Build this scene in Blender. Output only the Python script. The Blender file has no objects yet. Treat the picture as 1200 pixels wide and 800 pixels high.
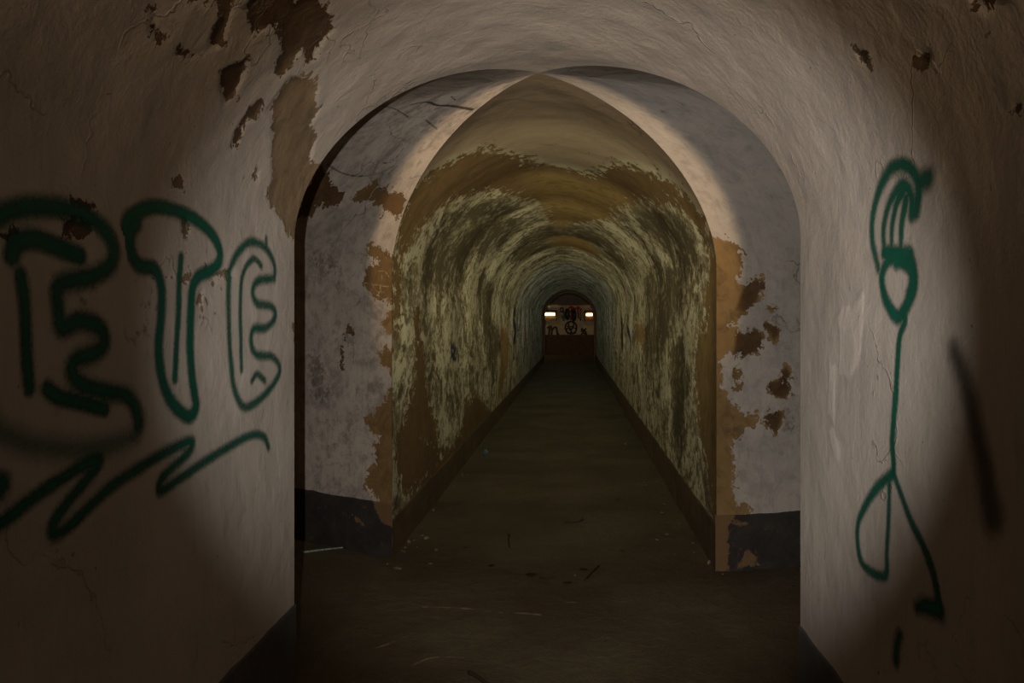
import bpy, bmesh, math, random
import numpy as np
from mathutils import Vector
random.seed(7)
rng = np.random.default_rng(7)

# ------------------------------------------------------------------ camera, world, light, exposure
CAM_Z, F, PX, PY = 1.62, 900.0, 667.3, 379.3        # eye height, focal length and vanishing point in 1200x800 pixels
sc = bpy.context.scene
cam_d = bpy.data.cameras.new('camera')
cam_d.sensor_width = 36.0
cam_d.lens = 36.0 * F / 1200.0
cam_d.shift_x = -(PX - 600.0) / 1200.0
cam_d.shift_y = -(400.0 - PY) / 1200.0
cam = bpy.data.objects.new('camera', cam_d)
cam.location = (0, 0, CAM_Z)
cam.rotation_euler = (math.pi / 2, 0, 0)
sc.collection.objects.link(cam)
sc.camera = cam
cam_d.clip_end = 200

world = bpy.data.worlds.new('world')
sc.world = world
world.use_nodes = True
world.node_tree.nodes['Background'].inputs[0].default_value = (0, 0, 0, 1)
world.node_tree.nodes['Background'].inputs[1].default_value = 0.0

sc.view_settings.view_transform = 'Standard'
sc.view_settings.look = 'None'
sc.view_settings.gamma = 1.0
sc.view_settings.use_curve_mapping = False
sc.view_settings.exposure = 0.0


def spot(name, loc, aim, deg, blend, watts, col, rad):
    l = bpy.data.lights.new(name, 'SPOT')
    l.energy, l.color, l.spot_size, l.spot_blend, l.shadow_soft_size = watts, col, math.radians(deg), blend, rad
    o = bpy.data.objects.new(name, l)
    o.location = loc
    o.rotation_euler = (Vector(aim) - Vector(loc)).to_track_quat('-Z', 'Y').to_euler()
    sc.collection.objects.link(o)
    return o


def point(name, loc, watts, col, rad):
    l = bpy.data.lights.new(name, 'POINT')
    l.energy, l.color, l.shadow_soft_size = watts, col, rad
    o = bpy.data.objects.new(name, l)
    o.location = loc
    sc.collection.objects.link(o)
    return o


# hand torch just left of the camera, its cone on the plaster
spot('torch', (-0.12, 0.0, 1.66), (0.22, 10, 1.42), 59, 0.50, 320, (1.0, 0.94, 0.86), 0.008)
# warm spotlight on the near passage's floor far behind the camera, and a dim orange fill added for the dark walls
spot('passage_spotlight', (-0.13, -7.0, 1.95), (-0.08, 5.0, 2.36), 13.4, 0.33, 4000, (1.0, 0.72, 0.44), 0.34)
point('passage_fill', (-0.13, -8.6, 2.0), 140, (1.0, 0.62, 0.29), 0.30)
# unseen fill lights added to brighten the long tunnel's walls
for _i in range(15):
    _y = 4.7 + 1.7 * _i
    _w = 38.0 * max(0.20, 1 - _i / 13.0)
    spot('tunnel_fill', (-0.13, _y, 1.85), (-0.13, _y + 5, 1.95), 168, 1.0, _w, (1.0, 0.94, 0.66) if _i < 7 else (0.80, 0.92, 0.90), 0.0)
# dim orange fills added deep in the side passages to brown their dark parts
for _x, _y in ((-5.2, 6.6), (5.2, 5.1)):
    point('side_fill', (_x, _y, 2.2), 9, (1.0, 0.55, 0.25), 0.06)

# ------------------------------------------------------------------ plan of the passages (metres)
XL, XR, XC = -1.2255, 0.9573, -0.1724
ZS, RISE, EXPO = CAM_Z + 0.3677, 1.0064, 1.8126
YC = 4.2112
Y_NL, Y_NR, Y_FL, Y_FR = 3.4205, 3.183, 5.3005, 4.9996
TUNNEL_END, CHAMBER_END = 33.0, 40.0
VEER = 0.14 / 28.0        # the long tunnel drifts slightly to the right
PLINTH = 0.37
DL = np.array([-math.cos(math.radians(30)), math.sin(math.radians(30))])
DR = np.array([math.cos(math.radians(13)), math.sin(math.radians(13))])


def vnoise(x, y, seed=0):
    xi, yi = np.floor(x), np.floor(y)
    fx, fy = x - xi, y - yi
    fx, fy = fx * fx * (3 - 2 * fx), fy * fy * (3 - 2 * fy)
    def h(a, b):
        v = np.sin(a * 127.1 + b * 311.7 + seed * 74.7) * 43758.5453
        return v - np.floor(v)
    return (h(xi, yi) * (1 - fx) * (1 - fy) + h(xi + 1, yi) * fx * (1 - fy) + h(xi, yi + 1) * (1 - fx) * fy + h(xi + 1, yi + 1) * fx * fy) * 2 - 1


def fbm(x, y, seed=0, octv=4):
    t, a = 0, 1.0
    for k in range(octv):
        t = t + a * vnoise(x * 2 ** k, y * 2 ** k, seed + k)
        a *= 0.5
    return t


# vault profile: theta from 0 at the left spring to pi at the right spring; s is arc length from the left floor line
_th = np.linspace(0, math.pi, 1601)
def vault_xz(th):
    c, s = np.cos(th), np.sin(th)
    k = np.abs(c) ** (2 / EXPO)
    half = np.where(c > 0, XL - XC, XR - XC)
    return XC + half * k, ZS + RISE * np.clip(s, 0, 1) ** (2 / EXPO), k
_vx, _vz, _ = vault_xz(_th)
_vs = ZS + np.concatenate([[0], np.cumsum(np.hypot(np.diff(_vx), np.diff(_vz)))])
S_RIGHT = float(_vs[-1]); S_TOP = float(np.interp(math.pi / 2, _th, _vs)); S_END = S_RIGHT + ZS


def profile(s):
    """x, z, inward normal (nx, nz) and groin factor k for arc length s on the long passage"""
    s = np.asarray(s, float)
    th = np.interp(s, _vs, _th)
    x, z, k = vault_xz(th)
    left, right = s < ZS, s > S_RIGHT
    x = np.where(left, XL, np.where(right, XR, x))
    z = np.where(left, s, np.where(right, S_END - s, z))
    k = np.where(left | right, 1.0, k)
    e = 1e-3
    x0 = np.interp(s - e, _vs, _vx); x1 = np.interp(s + e, _vs, _vx)
    z0 = np.interp(s - e, _vs, _vz); z1 = np.interp(s + e, _vs, _vz)
    tx, tz = x1 - x0, z1 - z0
    n = np.hypot(tx, tz) + 1e-12
    nx, nz = tz / n, -tx / n
    nx = np.where(left, 1.0, np.where(right, -1.0, nx)); nz = np.where(left | right, 0.0, nz)
    return x, z, nx, nz, k


def veer(y): return np.clip(np.asarray(y, float) - 5.0, 0, 28) * VEER


def groin_y(s, near):
    _, _, _, _, k = profile(s)
    side_left = np.asarray(s) < S_TOP
    yc = np.where(side_left, Y_NL if near else Y_FL, Y_NR if near else Y_FR)
    return YC + (yc - YC) * k


def pix_long(pts):
    """pixels -> (s, y) on the long passage's walls and vault"""
    out = []
    for px, py in pts:
        a, b = (px - PX) / F, -(py - PY) / F
        X = XL if a < 0 else XR
        t = X / a if abs(a) > 1e-6 else 1e9
        z = t * b + CAM_Z
        if z <= ZS:
            out.append((z if a < 0 else S_END - z, t)); continue
        def g(t):
            x, zz = t * a, t * b + CAM_Z
            half = abs(XL - XC) if x < XC else abs(XR - XC)
            return (abs(x - XC) / half) ** EXPO + (max(zz - ZS, 0) / RISE) ** EXPO - 1
        lo, hi = 0.01, 60.0
        for _ in range(60):
            m = (lo + hi) / 2
            if g(m) < 0: lo = m
            else: hi = m
        x, zz = lo * a, lo * b + CAM_Z
        half = abs(XL - XC) if x < XC else abs(XR - XC)
        k = min((abs(x - XC) / half) ** (EXPO / 2), 1.0)
        th = math.acos(k)
        if x > XC: th = math.pi - th
        out.append((float(np.interp(th, _th, _vs)), lo))
    return out


def pix_arm(pts, left):
    """pixels -> (s, t): arc up the far side of a side passage and run along it"""
    d = DL if left else DR
    n = np.array([-d[1], d[0]])
    cx, cy = (XL, Y_FL) if left else (XR, Y_FR)
    out = []
    for px, py in pts:
        a, b = (px - PX) / F, -(py - PY) / F
        c = n @ np.array([a, 1.0])
        A = n @ np.array([XC, YC]); B = n @ np.array([cx - XC, cy - YC])
        def solve(k): return (A + B * k) / c
        lam = solve(1.0); z = lam * b + CAM_Z; k = 1.0
        s = z
        if z > ZS:
            lo, hi = 0.0, math.pi / 2
            for _ in range(50):
                m = (lo + hi) / 2
                k = math.cos(m) ** (2 / EXPO)
                if solve(k) * b + CAM_Z - (ZS + RISE * math.sin(m) ** (2 / EXPO)) > 0: lo = m
                else: hi = m
            lam = solve(k)
            s = float(np.interp(lo, _th, _vs))
        g = np.array([XC + (cx - XC) * k, YC + (cy - YC) * k])
        out.append((s, float((np.array([a * lam, lam]) - g) @ d)))
    return out


def floor_at(px, py):
    y = CAM_Z * F / (py - PY)
    return (px - PX) * y / F, y


# ------------------------------------------------------------------ signed distances
def catmull(P, n=8):
    P = [np.array(p, float) for p in P]
    if len(P) < 3: return P
    Q = [2 * P[0] - P[1]] + P + [2 * P[-1] - P[-2]]
    out = []
    for i in range(1, len(Q) - 2):
        for j in range(n):
            t = j / n
            out.append(0.5 * ((2 * Q[i]) + (-Q[i - 1] + Q[i + 1]) * t + (2 * Q[i - 1] - 5 * Q[i] + 4 * Q[i + 1] - Q[i + 2]) * t * t + (-Q[i - 1] + 3 * Q[i] - 3 * Q[i + 1] + Q[i + 2]) * t ** 3))
    out.append(P[-1])
    return out


def seg_dist(A, B, P, best):
    for i in range(len(P) - 1):
        ax, ay = P[i]; bx, by = P[i + 1]
        dx, dy = bx - ax, by - ay
        L = dx * dx + dy * dy + 1e-12
        t = np.clip(((A - ax) * dx + (B - ay) * dy) / L, 0, 1)
        best = np.minimum(best, np.hypot(A - ax - t * dx, B - ay - t * dy))
    return best


def poly_sdf(A, B, P, lim=0.35):
    """positive inside; A, B flat arrays"""
    P = np.array(P)
    out = np.full(A.shape, -lim)
    m = (A > P[:, 0].min() - lim) & (A < P[:, 0].max() + lim) & (B > P[:, 1].min() - lim) & (B < P[:, 1].max() + lim)
    if not m.any(): return out
    a, b = A[m], B[m]
    d = seg_dist(a, b, np.vstack([P, P[:1]]), np.full(a.shape, lim))
    ins = np.zeros(a.shape, bool)
    for i in range(len(P)):
        x0, y0 = P[i]; x1, y1 = P[(i + 1) % len(P)]
        if y0 == y1: continue
        c = ((y0 > b) != (y1 > b)) & (a < (x1 - x0) * (b - y0) / (y1 - y0) + x0)
        ins ^= c
    out[m] = np.where(ins, d, -d)
    return out


# ------------------------------------------------------------------ bare and mouldy patches, outlined on each surface: (pixels, tone 0 dark .. 1 orange tan)
def Z(pts, ox, oy, k): return [(ox + x / k, oy + y / k) for x, y in pts]
NEAR_BARE = [
    (Z([(905, 240), (960, 245), (990, 270), (985, 310), (1000, 340), (975, 390), (990, 430), (975, 500), (1010, 520), (985, 620), (950, 700), (935, 760), (920, 755), (900, 740), (885, 690), (850, 650), (835, 610), (850, 560), (850, 450), (850, 380), (835, 340), (870, 290)], 0, 0, 2.667), 0.62),
    (Z([(760, 20), (830, -30), (1000, -20), (1030, 40), (1045, 90), (1010, 130), (985, 190), (960, 190), (945, 160), (900, 210), (880, 240), (865, 220), (880, 150), (870, 100), (820, 90), (790, 110), (780, 60)], 0, 0, 2.667), 0.12),
    (Z([(690, 215), (730, 200), (770, 185), (765, 230), (740, 290), (700, 330), (685, 270)], 0, 0, 2.667), 0.15),
    (Z([(800, 320), (820, 320), (800, 375), (770, 380), (755, 430), (740, 465), (720, 460), (735, 410), (760, 370), (780, 340)], 0, 0, 2.667), 0.15),
    (Z([(475, 30), (490, 80), (520, 120), (490, 130), (470, 90)], 0, 0, 2.667), 0.1),
    (Z([(600, 0), (640, -30), (740, -20), (720, 60), (690, 150), (655, 150), (660, 110), (690, 50), (650, 18)], 0, 0, 2.667), 0.12),
    (Z([(570, 680), (590, 678), (597, 715), (582, 745), (568, 725)], 0, 0, 2.667), 0.35),
    (Z([(205, 680), (290, 690), (290, 730), (250, 740), (205, 725)], 0, 0, 2.667), 0.1),
    (Z([(220, 628), (300, 640), (310, 662), (250, 652)], 0, 0, 2.667), 0.1),
    (Z([(0, 722), (60, 718), (50, 750), (0, 752)], 0, 0, 2.667), 0.1),
    (Z([(550, 140), (600, 165), (640, 170), (600, 185), (560, 165)], 0, 0, 2.667), 0.1),
    (Z([(640, 300), (680, 312), (725, 300), (740, 330), (700, 330), (670, 355), (645, 330)], 0, 200, 2.667), 0.55),
    (Z([(512, 320), (545, 330), (530, 346)], 0, 200, 2.667), 0.4),
    (Z([(570, 330), (590, 330), (585, 365), (570, 360)], 0, 200, 2.667), 0.4),
    (Z([(630, 370), (641, 380), (632, 432), (615, 420)], 0, 200, 2.667), 0.5),
    (Z([(548, 565), (572, 575), (570, 584), (550, 574)], 0, 0, 2.667), 0.2),
    (Z([(803, 530), (811, 540), (803, 562), (796, 556)], 0, 0, 2.667), 0.2),
    (Z([(658, 432), (668, 436), (664, 455)], 0, 0, 2.667), 0.2),
    (Z([(360, 208), (390, 208), (412, 222), (417, 255), (402, 272), (378, 250)], 900, 0, 3.556), 0.2),
    (Z([(632, 210), (680, 208), (680, 245), (665, 272), (640, 274), (612, 258)], 900, 0, 3.556), 0.2),
    (Z([(830, -40), (1010, -30), (1005, 12), (965, 45), (920, 62), (880, 50), (850, 25)], 900, 0, 3.556), 0.15),
    (Z([(1020, 435), (1055, 430), (1050, 455), (1025, 460)], 900, 0, 3.556), 0.15),
    ([(343, 380), (347, 378), (349, 392), (344, 400)], 0.4),
]
NEAR_PALE = [
    Z([(130, 520), (160, 530), (200, 470), (200, 560), (185, 700), (150, 760), (110, 740), (115, 620), (112, 560)], 940, 160, 2.665),
    Z([(85, 700), (105, 720), (100, 900), (75, 860)], 940, 160, 2.665),
    Z([(130, 0), (150, 0), (175, 80), (165, 120), (140, 60)], 920, 500, 2.667),
]
NEAR_MOULD = [Z([(425, 380), (480, 350), (500, 420), (490, 520), (430, 560), (380, 570), (370, 520), (440, 470)], 0, 200, 2.667),
              Z([(200, 350), (260, 330), (330, 340), (320, 420), (250, 430), (200, 400)], 0, 200, 2.667)]
TUNNEL_BARE = [
    ([(462, 300), (468, 258), (479, 228), (492, 212), (512, 198), (536, 186), (560, 174), (578, 169.5), (587, 178), (605, 176), (620, 182), (626, 192), (645, 194), (665, 198), (686, 205.5), (700, 196), (710, 192), (731, 190), (745, 196), (758, 201), (776, 204), (800, 222), (818, 243), (832, 268), (836, 300), (826, 290), (812, 262), (795, 246), (770, 240), (745, 244), (720, 250), (700, 262), (680, 262), (655, 268), (640, 262), (628, 240), (600, 232), (570, 226), (545, 232), (520, 244), (500, 262), (485, 282), (472, 310)], 0.28),
    ([(843, 285), (830, 286), (828, 320), (824, 350), (826, 372), (818, 382), (813, 410), (812, 440), (815, 470), (816, 500), (822, 530), (828, 560), (832, 600), (834, 650), (836, 690), (850, 690)], 0.50),
    (Z([(470, 95), (495, 90), (500, 170), (510, 200), (508, 290), (500, 330), (510, 360), (490, 400), (480, 480), (465, 480)], 320, 260, 3.333), 0.30),
    (Z([(545, 320), (568, 325), (575, 400), (590, 520), (600, 650), (625, 740), (645, 820), (640, 900), (560, 900), (530, 860), (540, 760), (545, 620), (552, 480), (538, 400)], 320, 260, 3.333), 0.25),
    (Z([(545, 640), (520, 660), (525, 720), (480, 800), (480, 1000), (520, 1100), (600, 1050), (700, 960), (850, 800), (845, 720), (820, 690), (780, 660), (740, 690), (735, 790), (690, 860), (650, 880), (640, 830), (580, 800)], 320, 260, 3.333), 0.18),
    ([(586, 384), (591, 382), (594, 400), (592, 430), (584, 470), (580, 470), (584, 430)], 0.8),
    ([(742, 375), (752, 374), (754, 400), (750, 410), (742, 400)], 0.75),
]
TUNNEL_MOULD = [
    [(540, 246), (580, 240), (600, 246), (607, 262), (590, 282), (560, 300), (535, 330), (515, 345), (498, 330), (500, 300), (515, 270)],
    [(740, 244), (775, 246), (800, 262), (815, 290), (818, 315), (800, 318), (785, 300), (768, 285), (750, 270)],
    [(626, 268), (660, 262), (690, 268), (722, 292), (735, 312), (725, 318), (700, 298), (680, 290), (640, 292), (618, 300), (600, 310), (596, 300)],
    [(560, 320), (575, 340), (572, 370), (585, 400), (575, 440), (565, 400), (560, 360)],
    [(755, 322), (790, 315), (800, 345), (790, 380), (772, 400), (762, 440), (750, 420), (755, 380)],
    [(782, 420), (800, 400), (806, 440), (800, 520), (790, 500)],
]
ARM_L_BARE = [
    (Z([(183, 447), (210, 468), (225, 500), (240, 530), (275, 548), (272, 580), (240, 600), (220, 605), (190, 600), (165, 612), (160, 640), (100, 645), (110, 560), (150, 500)], 320, 60, 3.333), 0.10),
    (Z([(310, 572), (345, 545), (380, 520), (410, 503), (412, 535), (450, 540), (500, 550), (518, 575), (500, 640), (480, 652), (440, 640), (410, 600), (380, 578), (340, 590)], 320, 60, 3.333), 0.35),
    ([(434, 287), (446, 288), (452, 300), (458, 297), (470, 290), (470, 345), (466, 358), (457, 350), (447, 352), (440, 345), (430, 338), (424, 333), (425, 320), (428, 315), (436, 314), (441, 308), (436, 305), (434, 296)], 0.62),
    ([(456, 350), (470, 340), (470, 600), (465, 600), (462, 420), (459, 395), (451, 385), (449, 377), (455, 366)], 0.85),
    ([(447, 411), (452, 406), (457, 410), (462, 406), (470, 470), (462, 470), (458, 440), (452, 430), (445, 425)], 0.7),
    (Z([(475, 640), (455, 650), (440, 700), (400, 745), (365, 790), (368, 830), (410, 855), (408, 870), (385, 880), (388, 900), (398, 935), (375, 980), (362, 1020), (360, 1050), (380, 1070), (385, 1090), (410, 1110), (430, 1140), (475, 1180), (500, 1180), (500, 640)], 320, 255, 3.333), 0.68),
    ([(401, 432), (400, 424), (404, 386), (411, 384), (416, 390), (409, 391), (404, 388)], 0.2),
]
ARM_L_MOULD = [Z([(270, 380), (300, 370), (330, 420), (350, 400), (360, 450), (320, 520), (290, 510), (250, 480), (200, 560), (180, 540), (240, 440)], 320, 260, 3.333),
               Z([(130, 80), (220, 100), (290, 140), (280, 220), (200, 230), (140, 180)], 320, 260, 3.333),
               Z([(120, 480), (220, 500), (210, 600), (260, 660), (200, 740), (120, 700)], 320, 260, 3.333),
               [(396, 538), (402, 530), (416, 540), (418, 546), (411, 562), (407, 556), (412, 545), (400, 545)]]
ARM_R_BARE = [
    (Z([(640, 50), (690, 60), (720, 65), (750, 90), (770, 130), (768, 180), (750, 225), (780, 240), (800, 222), (830, 232), (862, 235), (865, 262), (835, 270), (820, 320), (790, 350), (760, 380), (740, 400), (728, 405), (745, 430), (780, 440), (790, 415), (830, 420), (848, 450), (845, 490), (820, 510), (790, 520), (750, 548), (728, 535), (725, 510), (690, 505), (685, 560), (690, 640), (705, 690), (735, 695), (765, 720), (770, 745), (820, 750), (815, 790), (770, 800), (760, 820), (720, 860), (725, 890), (745, 950), (730, 1000), (735, 1080), (780, 1100), (800, 1130), (740, 1180), (720, 1300), (700, 1400), (620, 1400), (620, 50)], 640, 260, 3.333), 0.8),
    (Z([(735, 580), (755, 585), (765, 620), (755, 660), (740, 640), (730, 610)], 640, 260, 3.333), 0.5),
]
ARM_R_DARK = [
    (Z([(790, 222), (862, 233), (865, 262), (835, 272), (822, 318), (775, 350), (740, 345), (760, 290)], 640, 260, 3.333), 0.16),
    (Z([(742, 425), (780, 440), (792, 415), (835, 420), (850, 450), (845, 492), (820, 512), (790, 520), (752, 548), (730, 532), (738, 480)], 640, 260, 3.333), 0.1),
    (Z([(842, 396), (870, 388), (885, 402), (910, 408), (913, 440), (890, 462), (876, 430), (850, 415)], 640, 260, 3.333), 0.1),
    (Z([(942, 565), (958, 600), (955, 660), (930, 690), (890, 680), (862, 650), (870, 628), (905, 620), (915, 585)], 640, 260, 3.333), 0.1),
    (Z([(862, 735), (900, 720), (925, 750), (905, 830), (885, 815), (850, 780)], 640, 260, 3.333), 0.13),
    (Z([(868, 333), (905, 332), (904, 340), (872, 341)], 640, 260, 3.333), 0.1),
]
ARM_R_MOULD = [Z([(930, 480), (960, 470), (985, 500), (960, 530), (930, 520)], 640, 260, 3.333), Z([(900, 690), (960, 700), (980, 800), (930, 860), (880, 840)], 640, 260, 3.333)]

# ------------------------------------------------------------------ materials
def new_mat(name):
    m = bpy.data.materials.new(name); m.use_nodes = True
    nt = m.node_tree; nt.nodes.clear()
    return m, nt


class G:
    """a small node-graph writer"""
    def __init__(s, nt): s.nt = nt
    def n(s, t, **kw):
        x = s.nt.nodes.new(t)
        for k, v in kw.items(): setattr(x, k, v)
        return x
    def lk(s, a, b): s.nt.links.new(a, b)
    def put(s, sock, v):
        if isinstance(v, bpy.types.NodeSocket): s.lk(v, sock)
        else: sock.default_value = v
    def attr(s, name, vec=False):
        a = s.n('ShaderNodeAttribute', attribute_name=name)
        return a.outputs['Vector' if vec else 'Fac']
    def math(s, op, a, b=0.0, clamp=False):
        m = s.n('ShaderNodeMath', operation=op, use_clamp=clamp)
        s.put(m.inputs[0], a); s.put(m.inputs[1], b)
        return m.outputs[0]
    def noise(s, vec, scale, detail=4, rough=0.6, dist=0.0):
        x = s.n('ShaderNodeTexNoise')
        s.lk(vec, x.inputs['Vector']); x.inputs['Scale'].default_value = scale
        x.inputs['Detail'].default_value = detail; x.inputs['Roughness'].default_value = rough
        x.inputs['Distortion'].default_value = dist
        return x.outputs['Fac']
    def scale(s, vec, v):
        x = s.n('ShaderNodeMapping'); s.lk(vec, x.inputs['Vector']); x.inputs['Scale'].default_value = v
        return x.outputs[0]
    def step(s, v, a, b, lo=0.0, hi=1.0):
        x = s.n('ShaderNodeMapRange', interpolation_type='SMOOTHSTEP', clamp=True)
        s.put(x.inputs['Value'], v); x.inputs['From Min'].default_value = a; x.inputs['From Max'].default_value = b
        x.inputs['To Min'].default_value = lo; x.inputs['To Max'].default_value = hi
        return x.outputs[0]
    def mix(s, f, a, b):
        x = s.n('ShaderNodeMix', data_type='RGBA')
        s.put(x.inputs[0], f)
        for sock, v in ((x.inputs[6], a), (x.inputs[7], b)):
            if isinstance(v, bpy.types.NodeSocket): s.lk(v, sock)
            else: sock.default_value = (*v, 1)
        return x.outputs[2]
    def out(s, col, rough, height=None, strength=0.5, dist=0.01, alpha=None):
        p = s.n('ShaderNodeBsdfPrincipled')
        s.put(p.inputs['Base Color'], col if isinstance(col, bpy.types.NodeSocket) else (*col, 1))
        s.put(p.inputs['Roughness'], rough); p.inputs['Specular IOR Level'].default_value = 0.25
        if height is not None:
            b = s.n('ShaderNodeBump'); b.inputs['Strength'].default_value = strength; b.inputs['Distance'].default_value = dist
            s.lk(height, b.inputs['Height']); s.lk(b.outputs[0], p.inputs['Normal'])
        if alpha is not None: s.put(p.inputs['Alpha'], alpha)
        o = s.n('ShaderNodeOutputMaterial'); s.lk(p.outputs[0], o.inputs[0])


def plaster(name, pale, pale2, mould_col, blotch=0.0, blotch_cols=None, tan=(0.36, 0.235, 0.12), dark=(0.055, 0.026, 0.012), grime=0.35, patch=0.0, speck=0.5, edge=1.0, cracks=0.6, cloud=0.0):
    m, nt = new_mat(name); g = G(nt)
    uv = g.attr('surf', True)
    n_big = g.noise(uv, 1.6, 5, 0.6)
    n_mid = g.noise(uv, 9.0, 6, 0.65, 0.4)
    n_fine = g.noise(uv, 60.0, 5, 0.7)
    n_edge = g.noise(uv, 28.0, 5, 0.7, 0.6)
    n_str = g.noise(g.scale(uv, (2.2, 16.0, 1.0)), 2.4, 5, 0.6)
    col = g.mix(g.step(n_big, 0.35, 0.68), pale, pale2)
    col = g.mix(g.step(n_str, 0.50, 0.75, 0, grime * 0.8), col, tuple(c * 0.62 for c in pale2))
    col = g.mix(g.step(n_mid, 0.54, 0.76, 0, grime), col, tuple(c * 0.5 for c in pale2))
    if cloud > 0:
        cl = g.noise(uv, 4.2, 9, 0.72, 0.6); c2 = g.noise(uv, 13.0, 8, 0.75, 0.8)
        cl = g.math('ADD', g.math('MULTIPLY', cl, 0.55), g.math('MULTIPLY', c2, 0.45))
        col = g.mix(g.step(cl, 0.46, 0.60, 0, cloud), col, tuple(c * 0.42 for c in pale2))
        col = g.mix(g.step(cl, 0.44, 0.38, 0, cloud * 0.6), col, tuple(min(1, c * 1.2) for c in pale))
    # old brushed whitewash, faint vertical combing
    comb = g.noise(g.scale(uv, (3.0, 70.0, 1.0)), 2.0, 3, 0.5)
    col = g.mix(g.step(comb, 0.40, 0.70, 0, 0.10), col, tuple(min(1, c * 1.18) for c in pale))
    if blotch > 0:
        # weathered skin of the tunnel: flaked wash over olive render, spots a hand to an arm across
        warp = g.noise(g.scale(uv, (1.0, 0.75, 1.0)), 3.2, 9, 0.74, 0.7)
        warp2 = g.noise(g.scale(uv, (1.0, 0.65, 1.0)), 13.0, 8, 0.76, 0.4)
        w = g.math('ADD', g.math('MULTIPLY', warp, 0.55), g.math('MULTIPLY', warp2, 0.45))
        w = g.math('SUBTRACT', w, 0.010)
        w = g.math('ADD', w, g.math('MULTIPLY', g.step(g.attr('mould'), -0.20, 0.10), 0.060))
        w = g.math('SUBTRACT', w, g.math('MULTIPLY', g.attr('calm'), 0.20))
        k1 = g.step(w, 0.475, 0.495)
        k2 = g.step(w, 0.520, 0.550)
        col = g.mix(g.math('MULTIPLY', k1, 0.78), col, blotch_cols[0])
        col = g.mix(g.math('MULTIPLY', k2, 0.85), col, blotch_cols[1])
    if blotch > 0: col = g.mix(g.math('MULTIPLY', g.attr('calm'), 0.8), col, (0.275, 0.20, 0.13))
    # mould
    md = g.math('ADD', g.attr('mould'), g.math('MULTIPLY', g.math('SUBTRACT', n_edge, 0.5), 0.55))
    md = g.math('ADD', md, g.math('MULTIPLY', g.math('SUBTRACT', n_mid, 0.5), 0.35))
    col = g.mix(g.step(md, 0.03, 0.15, 0, 0.6 if blotch == 0 else 0.35), col, mould_col)
    # random pinholes and chips
    chip = g.math('MULTIPLY', g.step(g.noise(uv, 34.0, 2, 0.5, 0.5), 0.735, 0.775), speck)
    col = g.mix(chip, col, dark)
    # later skim coats
    pd = g.math('ADD', g.attr('pale'), g.math('MULTIPLY', g.math('SUBTRACT', n_edge, 0.5), 0.06))
    col = g.mix(g.step(pd, -0.004, 0.012, 0, 0.55), col, tuple(min(1, c * 1.35) for c in pale))
    # bare render
    bd = g.math('ADD', g.attr('bare'), g.math('MULTIPLY', g.math('SUBTRACT', n_edge, 0.5), 0.12 * edge))
    bd = g.math('ADD', bd, g.math('MULTIPLY', g.math('SUBTRACT', n_mid, 0.5), 0.17 * edge))
    if blotch > 0: bd = g.math('ADD', bd, g.math('MULTIPLY', g.math('SUBTRACT', warp2, 0.5), 1.1))
    bm = g.step(bd, -0.004, 0.004 if blotch == 0 else 0.05)
    rim = g.math('MULTIPLY', g.step(bd, -0.016, -0.003), g.math('SUBTRACT', 1.0, bm))
    col = g.mix(g.math('MULTIPLY', rim, 0.35), col, tuple(min(1, c * 1.3) for c in pale))
    tone = g.math('ADD', g.attr('tone'), g.math('MULTIPLY', g.math('SUBTRACT', n_mid, 0.5), 0.7), True)
    bcol = g.mix(tone, dark, tan)
    bcol = g.mix(g.step(g.noise(uv, 6.0, 8, 0.72, 0.6), 0.45, 0.66, 0, 0.7), bcol, tuple(c * 0.4 for c in tan))
    col = g.mix(bm, col, bcol)
    # hair cracks
    vor = g.n('ShaderNodeTexVoronoi', feature='DISTANCE_TO_EDGE')
    wv = g.n('ShaderNodeVectorMath', operation='ADD'); g.lk(uv, wv.inputs[0])
    nn = g.n('ShaderNodeTexNoise'); g.lk(uv, nn.inputs['Vector']); nn.inputs['Scale'].default_value = 3.0; nn.inputs['Detail'].default_value = 6
    g.lk(nn.outputs['Color'], wv.inputs[1]); g.lk(wv.outputs[0], vor.inputs['Vector']); vor.inputs['Scale'].default_value = 0.9
    crack = g.math('MULTIPLY', g.step(vor.outputs[0], 0.003, 0.010, 1, 0), g.step(n_big, 0.50, 0.60))
    col = g.mix(g.math('MULTIPLY', crack, cracks), col, tuple(c * 0.3 for c in pale2))
    h = g.math('ADD', g.math('MULTIPLY', n_fine, 0.25), g.math('MULTIPLY', n_mid, 0.9))
    h = g.math('ADD', h, g.math('MULTIPLY', n_str, 0.15))
    h = g.math('SUBTRACT', h, g.math('MULTIPLY', bm, 0.35))
    h = g.math('SUBTRACT', h, g.math('MULTIPLY', chip, 0.4))
    h = g.math('SUBTRACT', h, g.math('MULTIPLY', crack, 0.5))
    g.out(col, 0.88, h, 0.55, 0.012)
    return m


M_NEAR = plaster('near_plaster', (0.47, 0.425, 0.385), (0.40, 0.355, 0.315), (0.05, 0.035, 0.03), tan=(0.33, 0.245, 0.15), grime=0.22, cracks=0.25)
M_ARM_L = plaster('mottled_plaster', (0.46, 0.40, 0.345), (0.34, 0.30, 0.26), (0.07, 0.06, 0.05), tan=(0.27, 0.17, 0.07), grime=0.5, cloud=0.65, edge=1.4)
M_ARM_R = plaster('stained_plaster', (0.40, 0.36, 0.32), (0.31, 0.285, 0.26), (0.055, 0.045, 0.035), tan=(0.26, 0.168, 0.07), grime=0.35, cloud=0.35, edge=1.4)
M_TUN = plaster('weathered_tunnel_wash', (0.54, 0.50, 0.345), (0.40, 0.365, 0.245), (0.075, 0.055, 0.026), blotch=1.0,
                blotch_cols=((0.15, 0.122, 0.058), (0.058, 0.046, 0.022)), tan=(0.27, 0.18, 0.06), dark=(0.115, 0.066, 0.032), grime=0.5, speck=0.0)


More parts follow.
